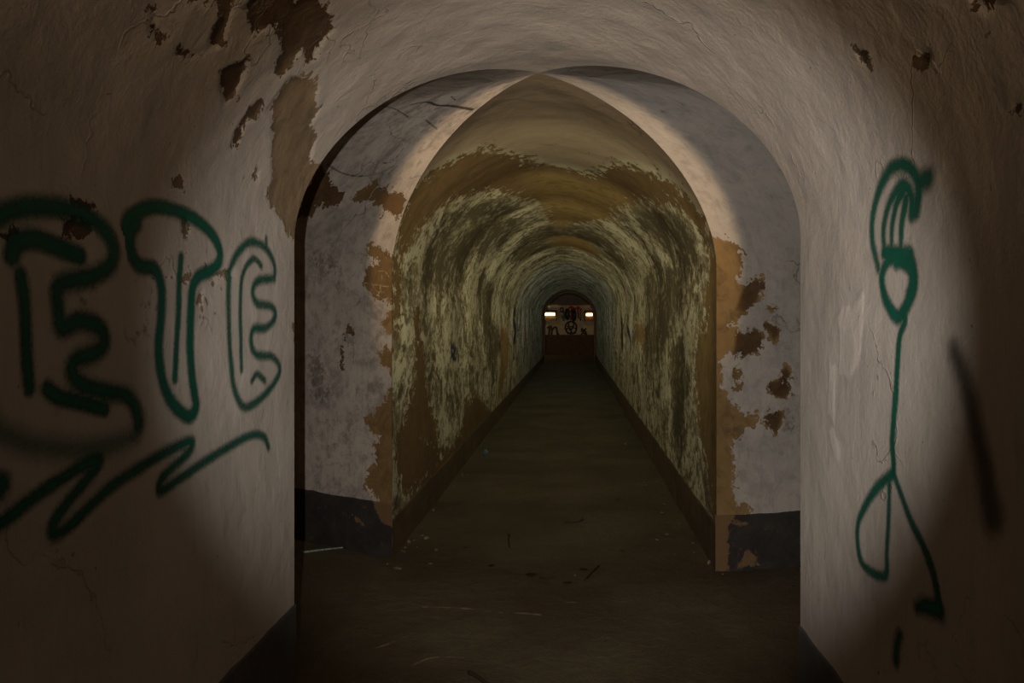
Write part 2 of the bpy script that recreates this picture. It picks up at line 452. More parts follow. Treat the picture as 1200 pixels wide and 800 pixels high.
def plinth_mat(name='tarred_plinth', a=(0.026, 0.023, 0.022), b=(0.042, 0.035, 0.030)):
    m, nt = new_mat(name); g = G(nt)
    uv = g.attr('surf', True)
    e = g.noise(uv, 22, 5, 0.7, 0.6)
    col = g.mix(g.step(g.noise(uv, 5, 5, 0.65), 0.4, 0.7), a, b)
    col = g.mix(g.step(g.noise(uv, 9, 5, 0.7, 0.6), 0.60, 0.66, 0, 0.6), col, (0.10, 0.055, 0.025))
    bd = g.math('ADD', g.attr('bare'), g.math('MULTIPLY', g.math('SUBTRACT', e, 0.5), 0.10))
    col = g.mix(g.step(bd, -0.004, 0.010), col, (0.15, 0.09, 0.042))
    h = g.math('ADD', g.noise(uv, 12, 6, 0.7), g.math('MULTIPLY', e, 0.5))
    g.out(col, 0.8, h, 0.7, 0.012)
    return m
M_PLINTH = plinth_mat()
M_PLINTH_GREY = plinth_mat('grey_plinth_paint', (0.075, 0.07, 0.072), (0.10, 0.09, 0.088))
M_PLINTH_DAMP = plinth_mat('damp_brown_plinth', (0.08, 0.055, 0.030), (0.12, 0.082, 0.042))


def floor_mat():
    m, nt = new_mat('trodden_earth_floor'); g = G(nt)
    uv = g.attr('surf', True)
    a = g.noise(uv, 1.3, 6, 0.65, 0.5); b = g.noise(uv, 11, 6, 0.7, 0.4); c = g.noise(uv, 70, 4, 0.7)
    col = g.mix(g.step(a, 0.35, 0.65), (0.070, 0.055, 0.032), (0.100, 0.080, 0.048))
    col = g.mix(g.step(b, 0.52, 0.74, 0, 0.6), col, (0.05, 0.037, 0.022))
    col = g.mix(g.step(c, 0.66, 0.74, 0, 0.35), col, (0.19, 0.155, 0.10))
    ru = g.math('ADD', g.attr('pale'), g.math('MULTIPLY', g.math('SUBTRACT', b, 0.5), 0.05))
    col = g.mix(g.step(ru, 0.0, 0.012, 0, 0.55), col, (0.38, 0.30, 0.16))
    h = g.math('ADD', g.math('MULTIPLY', b, 1.0), g.math('MULTIPLY', c, 0.35))
    g.out(col, 0.78, h, 0.8, 0.02)
    return m
M_FLOOR = floor_mat()


def simple(name, c1, c2, scale=12.0, rough=0.7, bump=0.3):
    m, nt = new_mat(name); g = G(nt)
    tc = g.n('ShaderNodeTexCoord').outputs['Object']
    n = g.noise(tc, scale, 4, 0.6)
    g.out(g.mix(g.step(n, 0.35, 0.65), c1, c2), rough, n, bump, 0.004)
    return m


def emit(name, col, k):
    m, nt = new_mat(name); g = G(nt)
    e = g.n('ShaderNodeEmission'); e.inputs[0].default_value = (*col, 1); e.inputs[1].default_value = k
    o = g.n('ShaderNodeOutputMaterial'); g.lk(e.outputs[0], o.inputs[0])
    return m


def spray(name, col, thin, grain=90.0, soft=1.0, top=1.0):
    """paint whose 'ink' value runs from 0 at the outer mist to 1 at the core"""
    m, nt = new_mat(name); g = G(nt)
    uv = g.attr('surf', True)
    n = g.noise(uv, grain, 3, 0.7); n2 = g.noise(uv, 14, 4, 0.6)
    i = g.math('ADD', g.attr('ink'), g.math('MULTIPLY', g.math('SUBTRACT', n, 0.5), 0.5))
    i = g.math('ADD', i, g.math('MULTIPLY', g.math('SUBTRACT', n2, 0.5), 0.25))
    # nothing at all beyond the mist
    i = g.math('MULTIPLY', g.step(i, 0.08, 0.95 * soft), g.step(g.attr('ink'), 0.0, 0.12))
    al = g.math('MULTIPLY', i, top)
    g.out(g.mix(g.step(n2, 0.4, 0.7), col, thin), 0.6, n, 0.1, 0.002, alpha=al)
    return m


M_GREEN = spray('green_spray_paint', (0.003, 0.082, 0.055), (0.004, 0.10, 0.066))
M_SMOKE = spray('thin_dark_green_spray', (0.008, 0.10, 0.065), (0.01, 0.11, 0.07), soft=1.25, top=0.55)
M_STREAK = spray('soft_dark_film', (0.05, 0.04, 0.037), (0.06, 0.048, 0.044), grain=40, soft=1.25, top=0.66)  # soft dark film for the slanting streak on the right wall
M_BLUE = spray('blue_marker_paint', (0.012, 0.02, 0.08), (0.02, 0.03, 0.10))
M_RUST = spray('orange_spray_paint', (0.42, 0.13, 0.05), (0.45, 0.16, 0.07), top=0.6)
M_SCRATCH = spray('scratched_line', (0.55, 0.42, 0.22), (0.6, 0.46, 0.25), top=0.75)
M_BLK2 = spray('black_gash', (0.012, 0.010, 0.008), (0.016, 0.013, 0.01), grain=40)
M_CRACK = spray('open_crack', (0.05, 0.038, 0.028), (0.06, 0.05, 0.04), grain=60, top=0.9)

# ------------------------------------------------------------------ mesh plumbing
def mesh_obj(name, co, faces, mat, attrs=None, parent=None, smooth=True):
    me = bpy.data.meshes.new(name)
    co = np.asarray(co, np.float32); faces = np.asarray(faces, np.int32)
    me.vertices.add(len(co)); me.vertices.foreach_set('co', co.ravel())
    k = faces.shape[1]
    me.loops.add(faces.size); me.loops.foreach_set('vertex_index', faces.ravel())
    me.polygons.add(len(faces)); me.polygons.foreach_set('loop_start', np.arange(0, faces.size, k, dtype=np.int32))
    me.polygons.foreach_set('use_smooth', np.full(len(faces), smooth))
    me.update(calc_edges=True); me.validate()
    for nm, v in (attrs or {}).items():
        v = np.asarray(v, np.float32)
        if v.ndim == 2:
            a = me.attributes.new(nm, 'FLOAT_VECTOR', 'POINT'); a.data.foreach_set('vector', v.ravel())
        else:
            a = me.attributes.new(nm, 'FLOAT', 'POINT'); a.data.foreach_set('value', v)
    me.materials.append(mat)
    o = bpy.data.objects.new(name, me); sc.collection.objects.link(o)
    if parent: o.parent = parent
    return o


def grid_faces(nc, nr, flip=False):
    i, j = np.meshgrid(np.arange(nc - 1), np.arange(nr - 1), indexing='ij')
    a = (i * nr + j).ravel(); b = a + nr; c = b + 1; d = a + 1
    f = np.stack([a, b, c, d], 1)
    return f[:, ::-1] if flip else f


def structure(o): o['kind'] = 'structure'; return o


def tag(o, label, cat, group=None):
    o['label'] = label; o['category'] = cat
    if group: o['group'] = group
    return o


def patch_attrs(A, B, bare, mould, pale, lim=0.35):
    """A, B flat surface coordinates; lists already in surface coordinates"""
    sd = np.full(A.shape, -lim); tone = np.full(A.shape, 0.4)
    for P, t in bare:
        d = poly_sdf(A, B, P, lim)
        m = d > sd
        tone = np.where(m, t, tone); sd = np.where(m, d, sd)
    mo = np.full(A.shape, -lim)
    for P in mould: mo = np.maximum(mo, poly_sdf(A, B, P, lim))
    pa = np.full(A.shape, -lim)
    for P in pale: pa = np.maximum(pa, poly_sdf(A, B, P, lim))
    return sd, tone, mo, pa


def later_over(sd, tone, A, B, items, soft=0.02):
    for P, t in items:
        d = poly_sdf(A, B, P, 0.35)
        e = np.clip(d / soft + 0.5, 0, 1)
        tone = tone * (1 - e) + t * e; sd = np.maximum(sd, d)
    return sd, tone


def build_surface(S, T, pos, nrm, spec, fade, amp=0.006, seed=0):
    """displace a (nc, nr) grid, return coordinates and attribute dict"""
    A, B = S.ravel(), T.ravel()
    bare, tone, mould, pale = spec(A, B)
    wob = fbm(A * 1.3, B * 1.3, seed) * amp + fbm(A * 7, B * 7, seed + 9, 3) * amp * 0.22
    rec = np.clip((bare + 0.004) / 0.012, 0, 1) * 0.005
    hs = np.minimum(A, np.where(A > 4.2, S_END - A, 9.0))
    wob = wob * np.clip((hs - PLINTH) / 0.25, 0, 1)
    d = (wob - rec + np.clip(pale / 0.012, 0, 1) * 0.002) * fade.ravel()
    co = pos.reshape(-1, 3) + nrm.reshape(-1, 3) * d[:, None]
    surf = np.stack([A, B, np.full(A.shape, float(seed))], 1)
    return co, dict(surf=surf, bare=bare, tone=tone, mould=mould, pale=pale)


GRIDS = {}
def emit_pieces(key, S, T, co, at, cuts, flip=False):
    """cut the grid by columns into named setting pieces sharing their border verts"""
    nc, nr = S.shape
    C = co.reshape(nc, nr, 3)
    GRIDS[key] = (S, T, C, flip)
    for name, c0, c1, mat in cuts:
        sub = C[c0:c1 + 1].reshape(-1, 3)
        aa = {k: (v.reshape(nc, nr, -1)[c0:c1 + 1].reshape(-1, 3) if v.ndim == 2 else v.reshape(nc, nr)[c0:c1 + 1].ravel()) for k, v in at.items()}
        structure(mesh_obj(name, sub, grid_faces(c1 - c0 + 1, nr, flip), mat, aa))


def columns(step):
    a = np.linspace(0, ZS, max(2, int(ZS / step)) + 1)
    b = np.linspace(ZS, S_TOP, max(2, int((S_TOP - ZS) / step)) + 1)
    c = np.linspace(S_TOP, S_RIGHT, max(2, int((S_RIGHT - S_TOP) / step)) + 1)
    d = np.linspace(S_RIGHT, S_END, len(a))
    return np.concatenate([a, b[1:], c[1:], d[1:]]), len(a) - 1, len(a) - 1 + len(b) - 1 + len(c) - 1


def long_pos(S, Y):
    x, z, nx, nz, k = profile(S)
    return np.stack([x + veer(Y), Y, z], -1), np.stack([nx, np.zeros_like(nx), nz], -1)


# ---- near passage
cols, iL, iR = columns(0.0125)
u = np.concatenate([np.linspace(0, 1, 26)[:-1] ** 0.7 * 0.0, np.linspace(0, 1, 215)])
yg = groin_y(cols, True)
v = np.linspace(0, 1, 215)
Yfine = 1.30 + (yg[:, None] - 1.30) * v[None, :]
Ycoarse = np.repeat(np.linspace(-10.0, 1.30, 40)[None, :-1], len(cols), 0)
T = np.concatenate([Ycoarse, Yfine], 1); S = np.repeat(cols[:, None], T.shape[1], 1)
pos, nrm = long_pos(S, T)
near_b = [(pix_long(p), t) for p, t in NEAR_BARE]
near_m = [pix_long(p) for p in NEAR_MOULD]; near_p = [pix_long(p) for p in NEAR_PALE]
fade = np.clip((yg[:, None] - T) / 0.12, 0, 1)
co, at = build_surface(S, T, pos, nrm, lambda A, B: patch_attrs(A, B, near_b, near_m, near_p), fade, 0.007, 1)
emit_pieces('near', S, T, co, at, [('wall_left', 0, iL, M_NEAR), ('ceiling', iL, iR, M_NEAR), ('wall_right', iR, len(cols) - 1, M_NEAR)])

# ---- long tunnel
cols2, jL, jR = columns(0.021)
yf = groin_y(cols2, False)
w = np.linspace(0, 1, 330)
base = 5.1 * (TUNNEL_END / 5.1) ** w
T = yf[:, None] + (TUNNEL_END - yf[:, None]) * ((base - 5.1) / (TUNNEL_END - 5.1))[None, :]
S = np.repeat(cols2[:, None], T.shape[1], 1)
pos, nrm = long_pos(S, T)
tun_b = [(pix_long(p), t) for p, t in TUNNEL_BARE]; tun_m = [pix_long(p) for p in TUNNEL_MOULD]
tun_o = [(pix_long([(618, 205), (650, 203), (690, 215), (722, 222), (735, 240), (715, 262), (690, 258), (660, 266), (640, 262), (628, 240)]), 0.95),
         (pix_long([(640, 280), (665, 276), (690, 284), (705, 300), (690, 300), (665, 290), (645, 292)]), 0.8)]
def tun_spec(A, B):
    sd, to, mo, pa = patch_attrs(A, B, tun_b, tun_m, [])
    sd, to = later_over(sd, to, A, B, tun_o, 0.35)
    return sd, to, mo, pa
fade = np.clip((T - yf[:, None]) / 0.2, 0, 1)
co, at = build_surface(S, T, pos, nrm, tun_spec, fade, 0.010, 2)
# the smooth, still sound ring of the vault just inside the crossing
ring = pix_long([(466, 262), (478, 225), (505, 200), (560, 170), (590, 172), (640, 186), (690, 196), (735, 184), (780, 198), (815, 235), (836, 270)])
rs, ry = np.array([r[0] for r in ring]), np.array([r[1] for r in ring]); od = np.argsort(rs)
lim_y = np.interp(S, rs[od], ry[od], left=4.6, right=4.6)
calm = np.clip((lim_y + 0.25 - T) / 0.3, 0, 1)
at['calm'] = calm.ravel()
emit_pieces('tunnel', S, T, co, at, [('wall_tunnel_left', 0, jL, M_TUN), ('ceiling', jL, jR, M_TUN), ('wall_tunnel_right', jR, len(cols2) - 1, M_TUN)])


# ---- side passages
def arm(left):
    d = DL if left else DR
    sgn = 1 if left else -1
    half = np.concatenate([np.linspace(0, ZS, 150), np.linspace(ZS, S_TOP, 110)[1:]])
    if not left:      # the right half of the profile, measured up from its own floor line
        top_len = S_RIGHT - S_TOP
        half = np.concatenate([np.linspace(0, ZS, 150), np.linspace(ZS, ZS + top_len, 110)[1:]])
    main_s = half if left else S_END - half
    tt = np.concatenate([np.linspace(0, 1.6, 120), np.linspace(1.6, 8.0, 30)[1:]])
    for far in (True, False):
        yc = (Y_FL if left else Y_FR) if far else (Y_NL if left else Y_NR)
        X = XL if left else XR
        x, z, nx, nz, k = profile(main_s)
        gx, gy = XC + (X - XC) * k, YC + (yc - YC) * k
        Sg = np.repeat(half[:, None], len(tt), 1); Tg = np.repeat(tt[None, :], len(half), 0)
        P = np.stack([gx[:, None] + d[0] * Tg, gy[:, None] + d[1] * Tg, np.repeat(z[:, None], len(tt), 1)], -1)
        # inward normal from the cross-section
        n2 = np.array([-d[1], d[0]]); acr = gx * n2[0] + gy * n2[1]
        da, dz = np.gradient(acr), np.gradient(z)
        L = np.hypot(da, dz) + 1e-9
        na, nzz = dz / L, -da / L
        mid = n2 @ np.array([XC, YC])
        flip_n = np.sign((mid - acr[0]) * na[0]) or 1
        na, nzz = na * flip_n, nzz * flip_n
        N = np.repeat(np.stack([na * n2[0], na * n2[1], nzz], -1)[:, None, :], len(tt), 1)
        if far:
            B_ = [(pix_arm_s(p, left), t) for p, t in (ARM_L_BARE if left else ARM_R_BARE)]
            Mo = [pix_arm_s(p, left) for p in (ARM_L_MOULD if left else ARM_R_MOULD)]
            D_ = [] if left else [(pix_arm_s(p, left), t) for p, t in ARM_R_DARK]
            def spec(A, Bv):
                sd, to, mo, pa = patch_attrs(A, Bv, B_, Mo, [])
                sd, to = later_over(sd, to, A, Bv, D_)
                return sd, to, mo, pa
        else:
            def spec(A, Bv): return patch_attrs(A, Bv, [], [], [])
        fd = np.clip(Tg / 0.10, 0, 1) * np.clip((half[-1] - Sg) / 0.12, 0, 1)
        co, at = build_surface(Sg, Tg, P, N, spec, fd, 0.006, 3 + int(left) * 2 + int(far))
        side = 'left' if left else 'right'
        nm = 'wall_passage_%s_%s' % (side, 'far' if far else 'near')
        key = 'arm_%s_%s' % (side, 'far' if far else 'near')
        emit_pieces(key, Sg, Tg, co, at, [(nm, 0, 149, M_ARM_L if left else M_ARM_R), ('ceiling', 149, len(half) - 1, M_ARM_L if left else M_ARM_R)],
                    flip=(left != far))


def pix_arm_s(pts, left):
    return pix_arm(pts, left)


def pix_arm_fix(pts, left):
    return pix_arm(pts, left)


_orig = pix_arm
def pix_arm(pts, left):
    r = _orig(pts, left)
    if not left:      # same height, but measured on the right half of the profile
        out = []
        for s, t in r:
            if s > ZS:
                th = float(np.interp(s, _vs, _th)); s = S_END - float(np.interp(math.pi - th, _th, _vs))
            out.append((s, t))
        return out
    return r


arm(True); arm(False)


# ---- tarred plinths, a few millimetres proud of the walls
def plinth(name, path, hgt, nrm2, bare=None, flip=False, key=0, mat=None):
    """path: (n,2) plan points along the wall; nrm2: inward normal"""
    path = np.array(path); n = len(path)
    if 'tunnel' in name: path[:, 0] += veer(path[:, 1])
    L = np.concatenate([[0], np.cumsum(np.hypot(*np.diff(path, axis=0).T))])
    zz = np.linspace(0, hgt, 26)
    rough = fbm(L * 5, L * 0 + key, key, 3) * 0.006
    Zg = np.repeat(zz[None, :], n, 0)
    Zg[:, -1] += rough
    off = 0.008 + fbm(np.repeat(L[:, None], 26, 1) * 6, Zg * 6, key + 3, 3) * 0.0035
    X = path[:, 0][:, None] + nrm2[0] * off; Y = path[:, 1][:, None] + nrm2[1] * off
    P = np.stack([X, Y, Zg], -1)
    # a top lip back to the wall
    lip = np.stack([path[:, 0] - nrm2[0] * 0.02, path[:, 1] - nrm2[1] * 0.02, Zg[:, -1]], -1)[:, None, :]
    P = np.concatenate([P, lip], 1)
    A = np.repeat(L[:, None], 27, 1).ravel(); B = P[:, :, 2].ravel()
    bs = np.full(A.shape, -0.3)
    for Q in (bare or []): bs = np.maximum(bs, poly_sdf(A, B, Q, 0.3))
    return structure(mesh_obj(name, P.reshape(-1, 3), grid_faces(n, 27, flip), mat or M_PLINTH, dict(surf=np.stack([A, B, A * 0 + key], 1), bare=bs)))


def line(a, b, n): return [(a[0] + (b[0] - a[0]) * t, a[1] + (b[1] - a[1]) * t) for t in np.linspace(0, 1, n)]
plinth('baseboard_left', line((XL, -10), (XL, Y_NL), 340), PLINTH, (1, 0), key=1, mat=M_PLINTH_GREY)
plinth('baseboard_right', line((XR, -10), (XR, Y_NR), 340), PLINTH, (-1, 0), key=2, mat=M_PLINTH_GREY)
plinth('baseboard_tunnel_left', line((XL, Y_FL - 0.013), (XL, TUNNEL_END), 500), PLINTH - 0.10, (1, 0), key=3, mat=M_PLINTH_DAMP)
plinth('baseboard_tunnel_right', line((XR, Y_FR - 0.013), (XR, TUNNEL_END), 500), PLINTH - 0.06, (-1, 0), key=4, mat=M_PLINTH_DAMP)
nL, nR = (DL[1], DL[0]), (DR[1], -DR[0])
plinth('baseboard_passage_left', line((XL - DL[0] * 0.012, Y_FL - DL[1] * 0.012), (XL + DL[0] * 8, Y_FL + DL[1] * 8), 300), PLINTH + 0.01, (-DL[1], DL[0]) if False else (-math.sin(math.radians(30)), -math.cos(math.radians(30))), key=5,
       bare=[[(-0.1, 0.20), (0.10, 0.24), (0.16, 0.30), (0.22, 0.50), (-0.1, 0.5)], [(0.26, 0.19), (0.36, 0.22), (0.38, 0.26), (0.30, 0.24)]])
plinth('baseboard_passage_right', line((XR - DR[0] * 0.012, Y_FR - DR[1] * 0.012), (XR + DR[0] * 8, Y_FR + DR[1] * 8), 300), PLINTH, (math.sin(math.radians(13)), -math.cos(math.radians(13))), key=6,
       bare=[[(-0.1, -0.1), (0.085, -0.1), (0.10, 0.10), (0.09, 0.25), (0.14, 0.36), (0.2, 0.5), (-0.1, 0.5)], [(0.15, 0.02), (0.22, 0.14), (0.27, 0.12), (0.32, 0.03)], [(0.11, 0.30), (0.24, 0.29), (0.22, 0.32), (0.12, 0.34)]])

# ---- floor
def floor_h(x, y):
    h = fbm(x * 1.1, y * 1.1, 31, 3) * 0.008 + fbm(x * 9, y * 9, 35, 3) * 0.0022
    edge = np.minimum(np.abs(x - XL), np.abs(x - XR))
    return h + np.clip(1 - edge / 0.18, 0, 1) ** 2 * 0.012
FLOOR_LINES = [([(330, 171), (400, 174), (450, 177), (480, 181), (550, 183), (590, 186)], 0.012), ([(640, 160), (700, 158), (760, 158), (800, 152), (850, 134), (900, 160)], 0.008),
               ([(215, 268), (260, 252), (320, 225)], 0.008), ([(310, 300), (350, 284), (420, 282)], 0.010), ([(600, 184), (640, 184), (660, 182)], 0.008), ([(190, 8), (205, 5), (220, 14), (250, 16)], 0.004)]
def floor_attr(A, B):
    pa = np.full(A.shape, -0.3)
    m = (B > 3.0) & (B < 9)
    for P, wd in FLOOR_LINES:
        Q = catmull([floor_at(320 + x / 1.875, 620 + y / 1.875) for x, y in P], 5)
        pa[m] = np.maximum(pa[m], wd - seg_dist(A[m], B[m], Q, np.full(A[m].shape, 0.3)))
    return pa
xs = np.linspace(XL - 0.02, XR + 0.02, 150)
ys = np.concatenate([np.linspace(-10, 3.2, 60)[:-1], 3.2 * (11 / 3.2) ** np.linspace(0, 1, 340)[:-1], np.linspace(11, TUNNEL_END + 0.6, 120)])
Xg, Yg = np.meshgrid(xs, ys, indexing='ij')
co1 = np.stack([Xg + veer(Yg), Yg, floor_h(Xg, Yg)], -1).reshape(-1, 3); f1 = grid_faces(len(xs), len(ys))
parts_c, parts_f, nv = [co1], [f1], len(co1)
for left in (True, False):
    d = DL if left else DR; X = XL + 0.02 if left else XR - 0.02
    y0, y1 = (Y_NL, Y_FL) if left else (Y_NR, Y_FR)
    q = np.linspace(y0 - 0.3, y1 + 0.1, 90); t = np.linspace(0, 8.0, 120)
    Q, Tt = np.meshgrid(q, t, indexing='ij')
    a, b = X + d[0] * Tt, Q + d[1] * Tt
    parts_c.append(np.stack([a, b, floor_h(a, b) - 0.001], -1).reshape(-1, 3))
    parts_f.append(grid_faces(len(q), len(t), not left) + nv); nv += len(parts_c[-1])
cx, cy = np.meshgrid(np.linspace(-3.2, 3.2, 30), np.linspace(TUNNEL_END + 0.5, CHAMBER_END, 24), indexing='ij')
parts_c.append(np.stack([cx, cy, cx * 0 - 0.002], -1).reshape(-1, 3)); parts_f.append(grid_faces(30, 24) + nv)
cf = np.vstack(parts_c)
structure(mesh_obj('floor', cf, np.vstack(parts_f), M_FLOOR, dict(surf=np.stack([cf[:, 0], cf[:, 1], cf[:, 0] * 0], 1), pale=floor_attr(cf[:, 0].copy(), cf[:, 1].copy()))))

# ------------------------------------------------------------------ small mesh helpers
def bm_obj(name, bm, mat, parent=None, loc=None, smooth=False):
    me = bpy.data.meshes.new(name); bm.normal_update(); bm.to_mesh(me); bm.free()
    if smooth:
        for p in me.polygons: p.use_smooth = True
    me.materials.append(mat)
    o = bpy.data.objects.new(name, me); sc.collection.objects.link(o)
    if parent: o.parent = parent
    if loc is not None: o.location = loc
    return o


def add_box(bm, x0, x1, y0, y1, z0, z1, bevel=0.0):
    r = bmesh.ops.create_cube(bm, size=1.0)
    for v in r['verts']:
        v.co = Vector(((x0 + x1) / 2 + v.co.x * (x1 - x0), (y0 + y1) / 2 + v.co.y * (y1 - y0), (z0 + z1) / 2 + v.co.z * (z1 - z0)))
    if bevel:
        es = list({e for v in r['verts'] for e in v.link_edges})
        bmesh.ops.bevel(bm, geom=es, offset=bevel, segments=2, affect='EDGES')


def empty(name, loc):
    o = bpy.data.objects.new(name, None); o.location = loc; o.empty_display_size = 0.1; sc.collection.objects.link(o); return o


# ------------------------------------------------------------------ chamber at the tunnel's far end
M_OCHRE = simple('lamplit_ochre', (0.17, 0.085, 0.035), (0.12, 0.06, 0.025), 4)  # orange lamp glow on the arch edge and ledge, put into the colour
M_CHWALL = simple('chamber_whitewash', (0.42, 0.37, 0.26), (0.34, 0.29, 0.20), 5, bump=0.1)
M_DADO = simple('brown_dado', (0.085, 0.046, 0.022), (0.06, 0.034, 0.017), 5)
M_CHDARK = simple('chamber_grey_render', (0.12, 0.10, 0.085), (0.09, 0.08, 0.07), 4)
# reveal of the arch
cs = cols2[::6]; cs = np.append(cs, S_END)
x, z, nx, nz, k = profile(cs)
ring_pts = []
for off, yy in ((-0.01, TUNNEL_END - 0.02), (0.03, TUNNEL_END - 0.02), (0.03, TUNNEL_END + 0.45), (-0.10, TUNNEL_END + 0.45)):
    ring_pts.append(np.stack([x + 0.14 + nx * off, np.full_like(x, yy), z + nz * off], -1))
R4 = np.stack(ring_pts, 1)
structure(mesh_obj('trim_1', R4.reshape(-1, 3), grid_faces(len(cs), 4), M_OCHRE, smooth=False))
def struct_box(name, mat, *b):
    bm = bmesh.new(); add_box(bm, *b); return structure(bm_obj(name, bm, mat))
W = 3.2
struct_box('wall_end', M_CHWALL, -W, W, CHAMBER_END, CHAMBER_END + 0.2, 0.0, 2.62)
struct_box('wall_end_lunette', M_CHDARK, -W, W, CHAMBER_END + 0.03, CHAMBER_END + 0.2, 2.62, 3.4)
struct_box('baseboard_end', M_DADO, -W, W, CHAMBER_END - 0.02, CHAMBER_END, 0.0, 1.05)
struct_box('trim_2', M_OCHRE, -W, W, CHAMBER_END - 0.05, CHAMBER_END + 0.03, 2.58, 2.64)
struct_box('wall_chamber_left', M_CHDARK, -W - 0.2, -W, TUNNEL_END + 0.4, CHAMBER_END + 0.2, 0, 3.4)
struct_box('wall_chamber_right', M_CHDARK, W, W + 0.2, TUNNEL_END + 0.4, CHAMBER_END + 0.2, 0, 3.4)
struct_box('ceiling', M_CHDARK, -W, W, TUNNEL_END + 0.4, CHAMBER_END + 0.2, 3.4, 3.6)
# back of the near passage and ends of the side passages
struct_box('wall_back', M_CHDARK, XL - 0.2, XR + 0.2, -10.2, -10.0, -0.05, 3.1)
for left in (True, False):
    d = DL if left else DR
    c = np.array([XL if left else XR, (Y_NL + Y_FL) / 2 if left else (Y_NR + Y_FR) / 2]) + d * 7.95
    n2 = np.array([-d[1], d[0]]) * 1.3
    co_ = [(c[0] - n2[0], c[1] - n2[1], -0.05), (c[0] + n2[0], c[1] + n2[1], -0.05), (c[0] + n2[0], c[1] + n2[1], 3.1), (c[0] - n2[0], c[1] - n2[1], 3.1)]
    co2 = [(p[0] + d[0] * 0.2, p[1] + d[1] * 0.2, p[2]) for p in co_]
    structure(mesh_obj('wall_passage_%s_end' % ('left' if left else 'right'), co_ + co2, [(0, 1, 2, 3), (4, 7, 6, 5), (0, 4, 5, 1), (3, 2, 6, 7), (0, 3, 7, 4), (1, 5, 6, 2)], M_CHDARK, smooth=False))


def end_xz(px, py):
    return (px - PX) * CHAMBER_END / F, CAM_Z - (py - PY) * CHAMBER_END / F


M_HOUSING = simple('painted_lamp_housing', (0.40, 0.33, 0.16), (0.34, 0.27, 0.12), 20)
M_DARK_PANEL = simple('dark_brown_panel', (0.075, 0.045, 0.02), (0.05, 0.03, 0.015), 8)  # dark brown panel behind and below each tube
def tube_lamp(px0, px1, py, cap_right, tube_mat, label):
    x0, zc = end_xz(px0, py); x1, _ = end_xz(px1, py)
    cxm = (x0 + x1) / 2; hl = (x1 - x0) / 2
    r = empty('tube_lamp', (cxm, CHAMBER_END - 0.03, zc)); tag(r, label, 'lamp', None)
    bm = bmesh.new(); add_box(bm, -hl - 0.10, hl + 0.10, -0.05, -0.0, -0.34, 0.22, 0.01); bm_obj('dark_panel', bm, M_DARK_PANEL, r)
    bm = bmesh.new(); add_box(bm, -hl - 0.04, hl + 0.04, -0.11, -0.05, 0.06, 0.12, 0.008); bm_obj('housing', bm, M_HOUSING, r)
    bm = bmesh.new()
    bmesh.ops.create_cone(bm, segments=16, radius1=0.055, radius2=0.055, depth=2 * hl, cap_ends=True)
    for v in bm.verts: v.co = Vector((v.co.z, v.co.x - 0.13, v.co.y))
    bm_obj('tube', bm, tube_mat, r, smooth=True)
    for sg in (-1, 1):
        bm = bmesh.new(); add_box(bm, sg * hl - 0.02, sg * hl + 0.02, -0.19, -0.05, -0.06, 0.07, 0.006); bm_obj('lamp_holder', bm, M_HOUSING, r)
    # flared reflector wing at the inner end
    sg = 1 if cap_right else -1
    bm = bmesh.new()
    pts = [(sg * (hl + 0.05), -0.16, 0.06), (sg * (hl + 0.05), -0.16, -0.06), (sg * (hl + 0.24), -0.02, -0.24), (sg * (hl + 0.24), -0.02, 0.22)]
    vs = [bm.verts.new(p) for p in pts] + [bm.verts.new((p[0] + sg * 0.015, p[1] + 0.012, p[2])) for p in pts]
    for f in ((0, 1, 2, 3), (7, 6, 5, 4), (0, 4, 5, 1), (1, 5, 6, 2), (2, 6, 7, 3), (3, 7, 4, 0)): bm.faces.new([vs[i] for i in f])
    bm_obj('reflector', bm, M_HOUSING, r)
    return r
tube_lamp(636, 650.6, 368.2, True, emit('yellow_white_tube', (1.0, 0.74, 0.28), 15), 'glowing yellow-white fluorescent tube on the end wall, left of the two')
tube_lamp(686.4, 694.5, 368.6, False, emit('pinkish_white_tube', (1.0, 0.50, 0.26), 13), 'glowing pinkish fluorescent tube on the end wall, right of the two')

# paint on the end wall
def flat_ribbons(name, strokes, mat, label):
    """strokes: (pixel points on the end wall, half width m)"""
    bm = bmesh.new()
    for k, (P, hw) in enumerate(strokes):
        Q = [np.array(end_xz(625 + a / 11.42, 340 + b / 11.42)) for a, b in P]
        Q = catmull(Q, 5)
        prev = None
        y = CHAMBER_END - 0.003 - 0.0005 * k
        for i in range(len(Q)):
            t = Q[min(i + 1, len(Q) - 1)] - Q[max(i - 1, 0)]; t = t / (np.hypot(*t) + 1e-9)
            n = np.array([-t[1], t[0]]) * hw * (1.5 if hw < 0.045 else 1.0)
            cur = [bm.verts.new((Q[i][0] + n[0], y, Q[i][1] + n[1])), bm.verts.new((Q[i][0] - n[0], y, Q[i][1] - n[1]))]
            if prev: bm.faces.new((prev[0], prev[1], cur[1], cur[0]))
            prev = cur
    return tag(bm_obj(name, bm, mat), label, 'graffiti')
def ell(cx, cy, rx, ry, n=12, a0=0): return [(cx + rx * math.cos(a0 + i * 2 * math.pi / n), cy + ry * math.sin(a0 + i * 2 * math.pi / n)) for i in range(n + 1)]
M_BLK = simple('black_wall_paint', (0.02, 0.018, 0.016), (0.03, 0.026, 0.022), 10)
M_RED = simple('red_wall_paint', (0.30, 0.03, 0.015), (0.24, 0.03, 0.015), 10)
M_GRN = simple('dull_green_wall_paint', (0.05, 0.11, 0.05), (0.06, 0.10, 0.05), 10)
